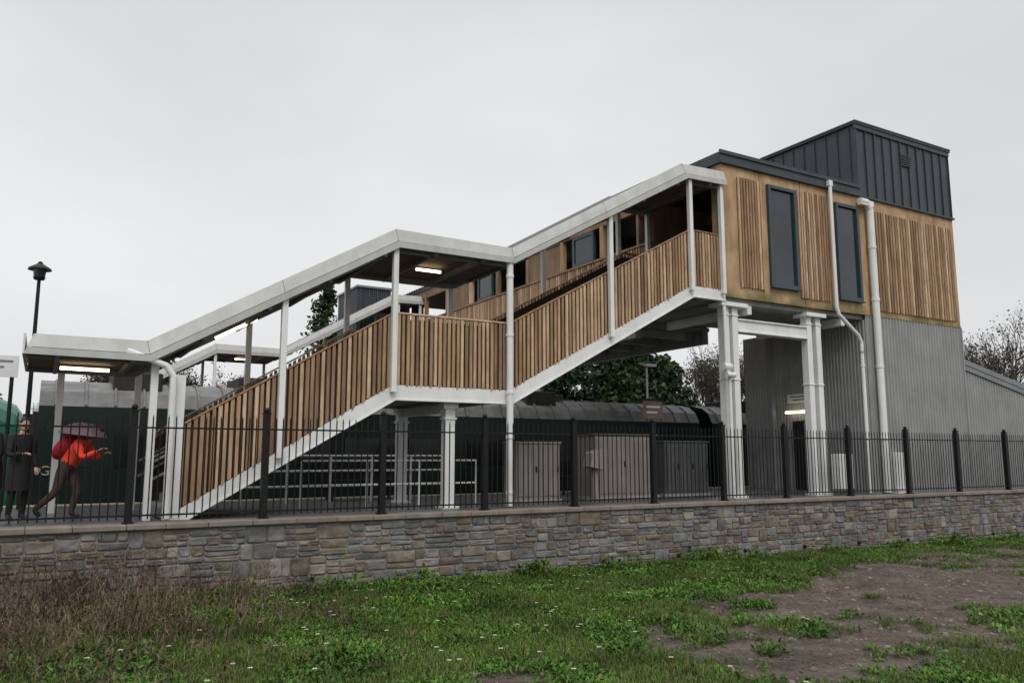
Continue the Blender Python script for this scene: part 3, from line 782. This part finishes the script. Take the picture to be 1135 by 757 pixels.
# ---------------------------------------------------------------- trees
LEAFD=leafmat('dark_foliage',[(.008,.02,.006),(.018,.04,.012),(.03,.06,.018),(.012,.028,.01)],.6,0)
LEAFB=leafmat('brown_foliage',[(.035,.025,.015),(.06,.042,.026),(.05,.055,.025),(.085,.06,.035)],.7,0)
LEAFG=leafmat('mid_foliage',[(.02,.03,.012),(.035,.055,.02),(.05,.07,.028),(.07,.075,.04)],.6,0)
BARK=mat('bark',[(.035,.03,.025),(.07,.06,.05)],6,rough=.9,bump=.5)
def quads(c,size):
    n=len(c);a=rng.normal(size=(n,3));a/=np.linalg.norm(a,axis=1)[:,None];b=np.cross(a,rng.normal(size=(n,3)));b/=np.linalg.norm(b,axis=1)[:,None]
    s=size[:,None]
    V=np.stack([c-a*s,c+b*s*.55,c+a*s,c-b*s*.55],1).reshape(-1,3)
    return V,np.full(n,4),np.arange(4*n)
def tree(x,y,h,r,m,nl=7000,z0=-.5,trunk=.3,size=.27,clumps=75,name='tree',low=.1):
    root=empty(name);b=MB();b.cyl((x,y,z0),(x+.2,y,z0+h*.45),trunk,9,0,trunk*.65);b.cyl((x+.2,y,z0+h*.45),(x,y,z0+h*.85),trunk*.65,8,0,trunk*.15)
    C=[]
    for i in range(clumps):
        t=random.uniform(low,1);rr=r*math.sqrt(max(.05,1-((t-.45)/.6)**2))*random.uniform(.15,1.05);a=random.uniform(0,6.28)
        c=Vector((x+rr*math.cos(a),y+rr*math.sin(a),z0+h*t*random.uniform(.9,.98)));C.append((c,r*random.uniform(.18,.40)))
        if i%2==0: b.cyl((x+.1,y,z0+h*max(.2,t*.6)),tuple(c),trunk*.28,5,0,.02)
    b.obj('trunk_and_limbs',[BARK],root)
    P=[]
    for c,cr in C:
        k=nl//clumps;d=rng.normal(size=(k,3));d/=np.linalg.norm(d,axis=1)[:,None];d*=(rng.random((k,1))**.45)*cr;d[:,2]*=.8
        P.append(np.array(c)+d)
    P=np.concatenate(P);V,s,l=quads(P,rng.uniform(size*.6,size*1.3,len(P)));npmesh('foliage',V,s,l,[m],root)
def bare(x,y,h,name='bare_tree',z0=-.5,seed=1,spread=.55,dep=6,m=BARK,leaf=0):
    R=random.Random(seed);root=empty(name);b=MB();tips=[]
    def br(p,d,L,r,k):
        q=p+d*L;b.cyl(tuple(p),tuple(q),r,5 if k<3 else 3,0,r*.66,cap=False)
        if k>=dep: tips.append(q);return
        for i in range(R.choice((2,3,3))):
            nd_=(d+Vector((R.uniform(-1,1),R.uniform(-1,1),R.uniform(-.3,.7)))*spread).normalized()
            br(q,nd_,L*R.uniform(.62,.86),r*.62,k+1)
        if k>2: tips.append(q)
    br(Vector((x,y,z0)),Vector((0,0,1)),h*.24,h*.018,0)
    b.obj('branches',[m],root)
    if leaf:
        P=np.array([tuple(t) for t in tips]);P=np.repeat(P,leaf,0)+rng.normal(0,.25,(len(P)*leaf,3));V,s,l=quads(P,rng.uniform(.05,.13,len(P)));npmesh('foliage',V,s,l,[LEAFB],root)
def conifer(x,y,h,r,z0=-.5,name='conifer_tree'):
    root=empty(name);b=MB();b.cyl((x,y,z0),(x,y,z0+h),.22,8,0,.02);P=[];S=[]
    t=.12
    while t<1:
        L=r*(1-t)**.75+.15
        for i in range(8):
            a=random.uniform(0,6.28);Lb=L*random.uniform(.5,1.25);zt=z0+h*t
            e=Vector((x+Lb*math.cos(a),y+Lb*math.sin(a),zt+Lb*.35-.2));b.cyl((x,y,zt),tuple(e),.03,4,0,.008)
            for k in range(24):
                f=random.uniform(.1,1.05);P.append((x+(e.x-x)*f+random.gauss(0,.12),y+(e.y-y)*f+random.gauss(0,.12),zt+(e.z-zt)*f+random.uniform(-.3,.15)));S.append(random.uniform(.09,.24))
        t+=.035
    b.obj('trunk_and_branches',[BARK],root);V,s,l=quads(np.array(P),np.array(S));npmesh('foliage',V,s,l,[LEAFD],root)
tree(43,60,11.4,4.8,LEAFD,12000);tree(49,60,12.4,4.8,LEAFD,12000);tree(37.5,62,9.6,4.8,LEAFD,10000);tree(54,64,11.6,4,LEAFD,8000);tree(46,57,9,4,LEAFD,9000)
bare(60,64,14.5,seed=4,leaf=5);bare(66,66,14,seed=5,leaf=5);bare(57,60,12,seed=9,leaf=5);bare(72,66,14.5,seed=12,leaf=3);bare(63,61,13,seed=14,leaf=6);bare(69,62,12,seed=15,leaf=6)
bare(57,31,12.0,seed=21,leaf=1,dep=6);bare(63,33,12,seed=22,leaf=1);bare(52.5,29,9.4,seed=25,leaf=2);bare(56,29,11.6,seed=31,leaf=1);bare(60,30,11,seed=33,leaf=1)
conifer(18.4,60,14.6,3.8);conifer(21,66,12,2.3)
tree(6.5,62,8.6,2.6,LEAFG,4500,size=.2,clumps=40);bare(9.5,64,9.6,seed=41,leaf=5);bare(3.5,60,9.5,seed=43,leaf=5)
def treeline():
    P=[];x=-70
    while x<150:
        y=random.uniform(74,92);h=random.uniform(5.5,9.0)+(2.5 if x>30 else 0);r=random.uniform(2.5,4.5)
        for k in range(13):
            c=np.array([x+random.uniform(-r,r),y+random.uniform(-2,2),-1+h*random.uniform(.15,.95)]);n=100
            d=rng.normal(size=(n,3));d/=np.linalg.norm(d,axis=1)[:,None];P.append(c+d*(rng.random((n,1))**.5)*random.uniform(.7,1.6))
        x+=random.uniform(1.6,3)
    P=np.concatenate(P);V,s,l=quads(P,rng.uniform(.15,.36,len(P)));mi=(rng.random(len(P))<.35).astype(int)
    npmesh('distant_tree_line',V,s,l,[LEAFG,LEAFB],None,mi)
treeline()

# ---------------------------------------------------------------- people
def cloth(n,c,r=.8): return mat(n,[tuple(v*.8 for v in c),c],6,rough=r,bump=.2)
SKIN=mat('skin',[(.50,.31,.22),(.56,.36,.26)],8,rough=.55);SKIND=mat('tanned_skin',[(.28,.16,.10),(.33,.19,.12)],8,rough=.55)
HAIR=mat('dark_hair',[(.015,.01,.008),(.03,.02,.014)],30,rough=.6)
CRED=cloth('red_jacket',(.85,.06,.03));CDRED=cloth('backpack_fabric',(.38,.015,.03));CBLK=cloth('black_coat',(.012,.012,.014));CTRO=cloth('brown_trousers',(.07,.04,.03));CSH=cloth('shoes',(.015,.013,.012),.5)
CMAU=cloth('mauve_fabric',(.19,.12,.145));CNAV=cloth('navy_coat',(.012,.016,.03))
def person(name,loc,yaw,J,jacket,trous,head_yaw=0,scale=1,skin=SKIN,longcoat=False):
    root=empty(name)
    names=list(J.keys());idx={k:i for i,k in enumerate(names)}
    edges=[('pelvis','spine'),('spine','chest'),('chest','neck'),('neck','head0'),('chest','shL'),('shL','elL'),('elL','wrL'),('chest','shR'),('shR','elR'),('elR','wrR'),
           ('pelvis','hipL'),('hipL','knL'),('knL','anL'),('anL','toL'),('pelvis','hipR'),('hipR','knR'),('knR','anR'),('anR','toR')]
    rad={'pelvis':(.15,.13),'spine':(.155,.125),'chest':(.165,.135),'neck':(.06,.06),'head0':(.055,.055),'shL':(.085,.085),'elL':(.055,.055),'wrL':(.04,.04),'hipL':(.10,.10),'knL':(.068,.068),'anL':(.048,.048),'toL':(.042,.035)}
    for k in list(rad):
        if k.endswith('L'): rad[k[:-1]+'R']=rad[k]
    me=bpy.data.meshes.new('tmp');me.from_pydata([J[k] for k in names],[(idx[a],idx[b]) for a,b in edges],[])
    o=bpy.data.objects.new('tmp',me);COL.objects.link(o)
    sk=o.modifiers.new('skin','SKIN');me_s=o.data.skin_vertices[0].data if o.data.skin_vertices else None
    if me_s is None:
        bpy.context.view_layer.objects.active=o
        bpy.context.view_layer.update()
        me_s=o.data.skin_vertices[0].data
    for k in names:
        me_s[idx[k]].radius=rad[k];me_s[idx[k]].use_root=(k=='pelvis')
    sb=o.modifiers.new('sub','SUBSURF');sb.levels=2;sb.render_levels=2
    dg=bpy.context.evaluated_depsgraph_get();dg.update();m2=bpy.data.meshes.new_from_object(o.evaluated_get(dg));bpy.data.objects.remove(o)
    mats=[jacket,trous,skin,CSH]
    m2.materials.clear()
    for m in mats:m2.materials.append(m)
    lab={'hipL':1,'hipR':1,'knL':1,'knR':1,'toL':3,'toR':3,'anL':1,'anR':1,'head0':2}
    JV={k:Vector(J[k]) for k in names}
    for p in m2.polygons:
        c=p.center;best=9;bl=0
        for a,b in edges:
            A,B=JV[a],JV[b];t=max(0,min(1,(c-A).dot(B-A)/((B-A).length_squared+1e-9)));d=(c-(A+(B-A)*t)).length
            if d<best: best=d;bl=lab.get(b,0)
            if d<=best and b in('toL','toR'): bl=3
        p.material_index=bl;p.use_smooth=True
    link(bpy.data.objects.new('body',m2),root)
    H=MB();n=JV['neck'];h0=JV['head0'];up=(h0-n).normalized();c=h0+up*.10
    rot=Matrix.Rotation(head_yaw,3,'Z');q=Vector((0,0,1)).rotation_difference(up).to_matrix()@rot
    def P(v): return tuple(c+q@Vector(v))
    H.ell(tuple(c),(.095,.076,.118),0,16,12,q);H.ell(P((.03,0,-.06)),(.06,.052,.05),0,12,8,q)
    H.cyl(P((.085,0,.01)),P((.112,0,-.022)),.008,6,0,.014)
    for s in (1,-1):
        H.ell(P((.083,s*.03,.012)),(.012,.014,.009),3,8,6,q);H.ell(P((.0,s*.078,-.005)),(.018,.010,.03),0,8,6,q)
    H.ell(P((.088,0,-.052)),(.008,.024,.006),2,8,6,q)
    H.ell(P((-.018,0,.028)),(.098,.084,.108),1,16,12,q)
    H.obj('head_and_hair',[skin,HAIR,REDL,BLACK],root,smooth=True)
    for s in ('L','R'):
        el,wr=JV['el'+s],JV['wr'+s];d=(wr-el).normalized();side=d.cross(Vector((0,0,1)));side=side.normalized() if side.length>.1 else Vector((1,0,0));nn=d.cross(side)
        G=MB();R3=Matrix((d,side,nn)).transposed()
        G.ell(tuple(wr+d*.045),(.05,.038,.017),0,10,8,R3)
        for i,(o_,L) in enumerate(((-.028,.055),(-.010,.068),(.009,.063),(.027,.048))):
            a=wr+d*.08+side*o_;b_=a+d*L*.55+nn*.01;c_=b_+d*L*.35+nn*.03
            G.cyl(tuple(a),tuple(b_),.009,6,0,.008);G.cyl(tuple(b_),tuple(c_),.008,6,0,.006)
        a=wr+d*.025-side*.03;b_=a-side*.03+d*.03;G.cyl(tuple(a),tuple(b_),.011,6,0,.009);G.cyl(tuple(b_),tuple(b_+d*.03+nn*.01),.009,6,0,.007)
        G.obj('hand_'+s,[skin],root,smooth=True)
    if longcoat:
        k=MB();pl=JV['pelvis'];b0=len(k.v)
        for j,(z,r1,r2) in enumerate(((.12,.15,.17),(-.05,.165,.19),(-.3,.18,.205),(-.42,.19,.215))):
            for i in range(20):
                a=6.283*i/20;w=1+.05*math.sin(a*5+j);k.v.append((pl.x+r1*w*math.cos(a),pl.y+r2*w*math.sin(a),pl.z+z))
        for j in range(3):
            for i in range(20):
                kk=(i+1)%20;k.f.append((b0+j*20+i,b0+j*20+kk,b0+(j+1)*20+kk,b0+(j+1)*20+i));k.m.append(0)
        k.obj('coat_skirt',[jacket],root,smooth=True)
    root.location=loc;root.rotation_euler=(0,0,yaw);root.scale=(scale,)*3
    return root
stand={'pelvis':(0,0,.95),'spine':(0,0,1.12),'chest':(0,0,1.34),'neck':(.01,0,1.49),'head0':(.03,0,1.56),
 'shL':(0,.18,1.41),'elL':(-.03,.24,1.13),'wrL':(.10,.22,.92),'shR':(0,-.18,1.41),'elR':(-.03,-.24,1.13),'wrR':(.12,-.20,.95),
 'hipL':(0,.09,.88),'knL':(.03,.10,.48),'anL':(-.01,.10,.09),'toL':(.15,.12,.045),'hipR':(0,-.09,.88),'knR':(.0,-.10,.48),'anR':(-.06,-.10,.09),'toR':(.10,-.12,.045)}
walk={'pelvis':(0,0,.86),'spine':(.07,0,1.00),'chest':(.20,0,1.17),'neck':(.32,0,1.27),'head0':(.37,0,1.32),
 'shL':(.22,.17,1.22),'elL':(.30,.24,.98),'wrL':(.50,.18,1.05),'shR':(.22,-.17,1.22),'elR':(.34,-.24,.98),'wrR':(.56,-.18,1.10),
 'hipL':(0,.09,.80),'knL':(.14,.10,.46),'anL':(.06,.10,.09),'toL':(.21,.11,.045),'hipR':(-.02,-.09,.80),'knR':(-.10,-.10,.44),'anR':(-.42,-.10,.16),'toR':(-.32,-.10,.05)}
YR=math.radians(-28)
pr=person('walking_person',(.42,16.05,-.03),YR,walk,CRED,CTRO,scale=1.06,skin=SKIND)
k=MB();qr=Matrix.Rotation(math.radians(38),3,'Y')
k.ell((-.06,0,1.17),(.13,.17,.25),0,14,10,qr);k.ell((-.13,0,1.08),(.07,.12,.13),0,12,8,qr)
for s in (.11,-.11): k.pipe([(.0,s,1.34),(.16,s,1.36),(.30,s,1.22),(.22,s,1.05),(.03,s,1.0)],.02,6,0)
k.obj('backpack',[CDRED],pr,smooth=True)
u=MB();n=8;top=Vector((.24,0,1.56));ax=Vector((.12,0,1)).normalized()
qq=Vector((0,0,1)).rotation_difference(ax).to_matrix();R=.38;b0=len(u.v)
rings=5
for j in range(rings+1):
    t=j/rings
    for i in range(n*2):
        a=6.283*i/(n*2);rr=R*math.sin(t*1.35)/math.sin(1.35);sc=1 if i%2==0 else 1-.06*t
        p=qq@Vector((rr*sc*math.cos(a),rr*sc*math.sin(a),-.20*(1-math.cos(t*1.35))/(1-math.cos(1.35))));u.v.append(tuple(top+p))
for j in range(rings):
    for i in range(n*2):
        kk=(i+1)%(n*2);u.f.append((b0+j*2*n+i,b0+j*2*n+kk,b0+(j+1)*2*n+kk,b0+(j+1)*2*n+i));u.m.append(0)
hnd=Vector((.60,-.18,1.12))
u.cyl(tuple(top+Vector((0,0,.05))),tuple(hnd),.007,6,1);u.cyl(tuple(hnd),tuple(hnd+Vector((.03,0,-.12))),.014,6,1)
u.obj('umbrella',[CMAU,BLACK],pr)
person('standing_person',(-.72,16.5,-.03),math.radians(-150),stand,CBLK,CBLK,head_yaw=.4,longcoat=True)
s2=dict(stand);s2['wrR']=(.26,-.12,1.15);s2['elR']=(.08,-.24,1.12)
person('standing_person',(-.28,15.9,-.03),math.radians(-60),s2,CBLK,CBLK,head_yaw=-.3,scale=.97,longcoat=True)
person('standing_person',(-1.4,17.4,-.03),math.radians(200),s2,CNAV,CBLK,scale=1.0)

# ---------------------------------------------------------------- world, sun, camera
el,rot=math.radians(48),math.radians(200)
w=bpy.data.worlds.new("World");scene.world=w;w.use_nodes=True;nt=w.node_tree;L=nt.links.new
bg=nt.nodes['Background'];sky=nd(nt,'ShaderNodeTexSky');sky.sky_type='NISHITA';sky.sun_disc=False;sky.sun_elevation=el;sky.sun_rotation=rot;sky.dust_density=4
hs=nd(nt,'ShaderNodeHueSaturation');hs.inputs['Saturation'].default_value=.12;L(sky.outputs[0],hs.inputs['Color'])
tc=nd(nt,'ShaderNodeTexCoord');mp=nd(nt,'ShaderNodeMapping');mp.inputs['Scale'].default_value=(1,1,2.2);L(tc.outputs['Generated'],mp.inputs[0])
nz=nd(nt,'ShaderNodeTexNoise');nz.inputs['Scale'].default_value=1.6;nz.inputs['Detail'].default_value=5;nz.inputs['Roughness'].default_value=.5;L(mp.outputs[0],nz.inputs[0])
cl=ramp(nt,[(.3,(.68,.69,.70)),(.7,(.83,.835,.845))]);L(nz.outputs[0],cl.inputs[0])
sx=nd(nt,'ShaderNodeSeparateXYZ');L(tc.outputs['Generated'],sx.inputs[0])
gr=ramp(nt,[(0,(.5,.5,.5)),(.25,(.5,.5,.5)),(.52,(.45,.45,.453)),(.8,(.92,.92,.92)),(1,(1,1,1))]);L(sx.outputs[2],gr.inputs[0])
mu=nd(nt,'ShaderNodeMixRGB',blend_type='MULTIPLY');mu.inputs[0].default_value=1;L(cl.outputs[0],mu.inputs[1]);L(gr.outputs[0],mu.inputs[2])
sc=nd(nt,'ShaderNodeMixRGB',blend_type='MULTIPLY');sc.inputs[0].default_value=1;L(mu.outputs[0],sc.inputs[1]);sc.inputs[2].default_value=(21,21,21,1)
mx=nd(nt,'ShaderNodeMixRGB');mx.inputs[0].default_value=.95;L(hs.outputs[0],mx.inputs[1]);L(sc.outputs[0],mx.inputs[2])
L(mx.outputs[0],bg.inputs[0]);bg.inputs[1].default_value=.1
sd=bpy.data.lights.new('sun','SUN');sd.energy=1.25;sd.angle=math.radians(30);sd.color=(1,.97,.93)
so=bpy.data.objects.new('sun',sd);link(so)
az=math.radians(200);dirv=Vector((math.sin(az)*math.cos(el),math.cos(az)*math.cos(el),math.sin(el)))
so.rotation_euler=dirv.to_track_quat('Z','Y').to_euler()
cd=bpy.data.cameras.new('camera');cd.sensor_width=36;cd.lens=28.23;cd.clip_end=2000
cam=bpy.data.objects.new('camera',cd);link(cam);cam.location=(0,0,1.06);cam.rotation_euler=(math.radians(90+8.06),0,math.radians(-30.2));scene.camera=cam
scene.view_settings.view_transform='Standard';scene.view_settings.look='None';scene.view_settings.exposure=0
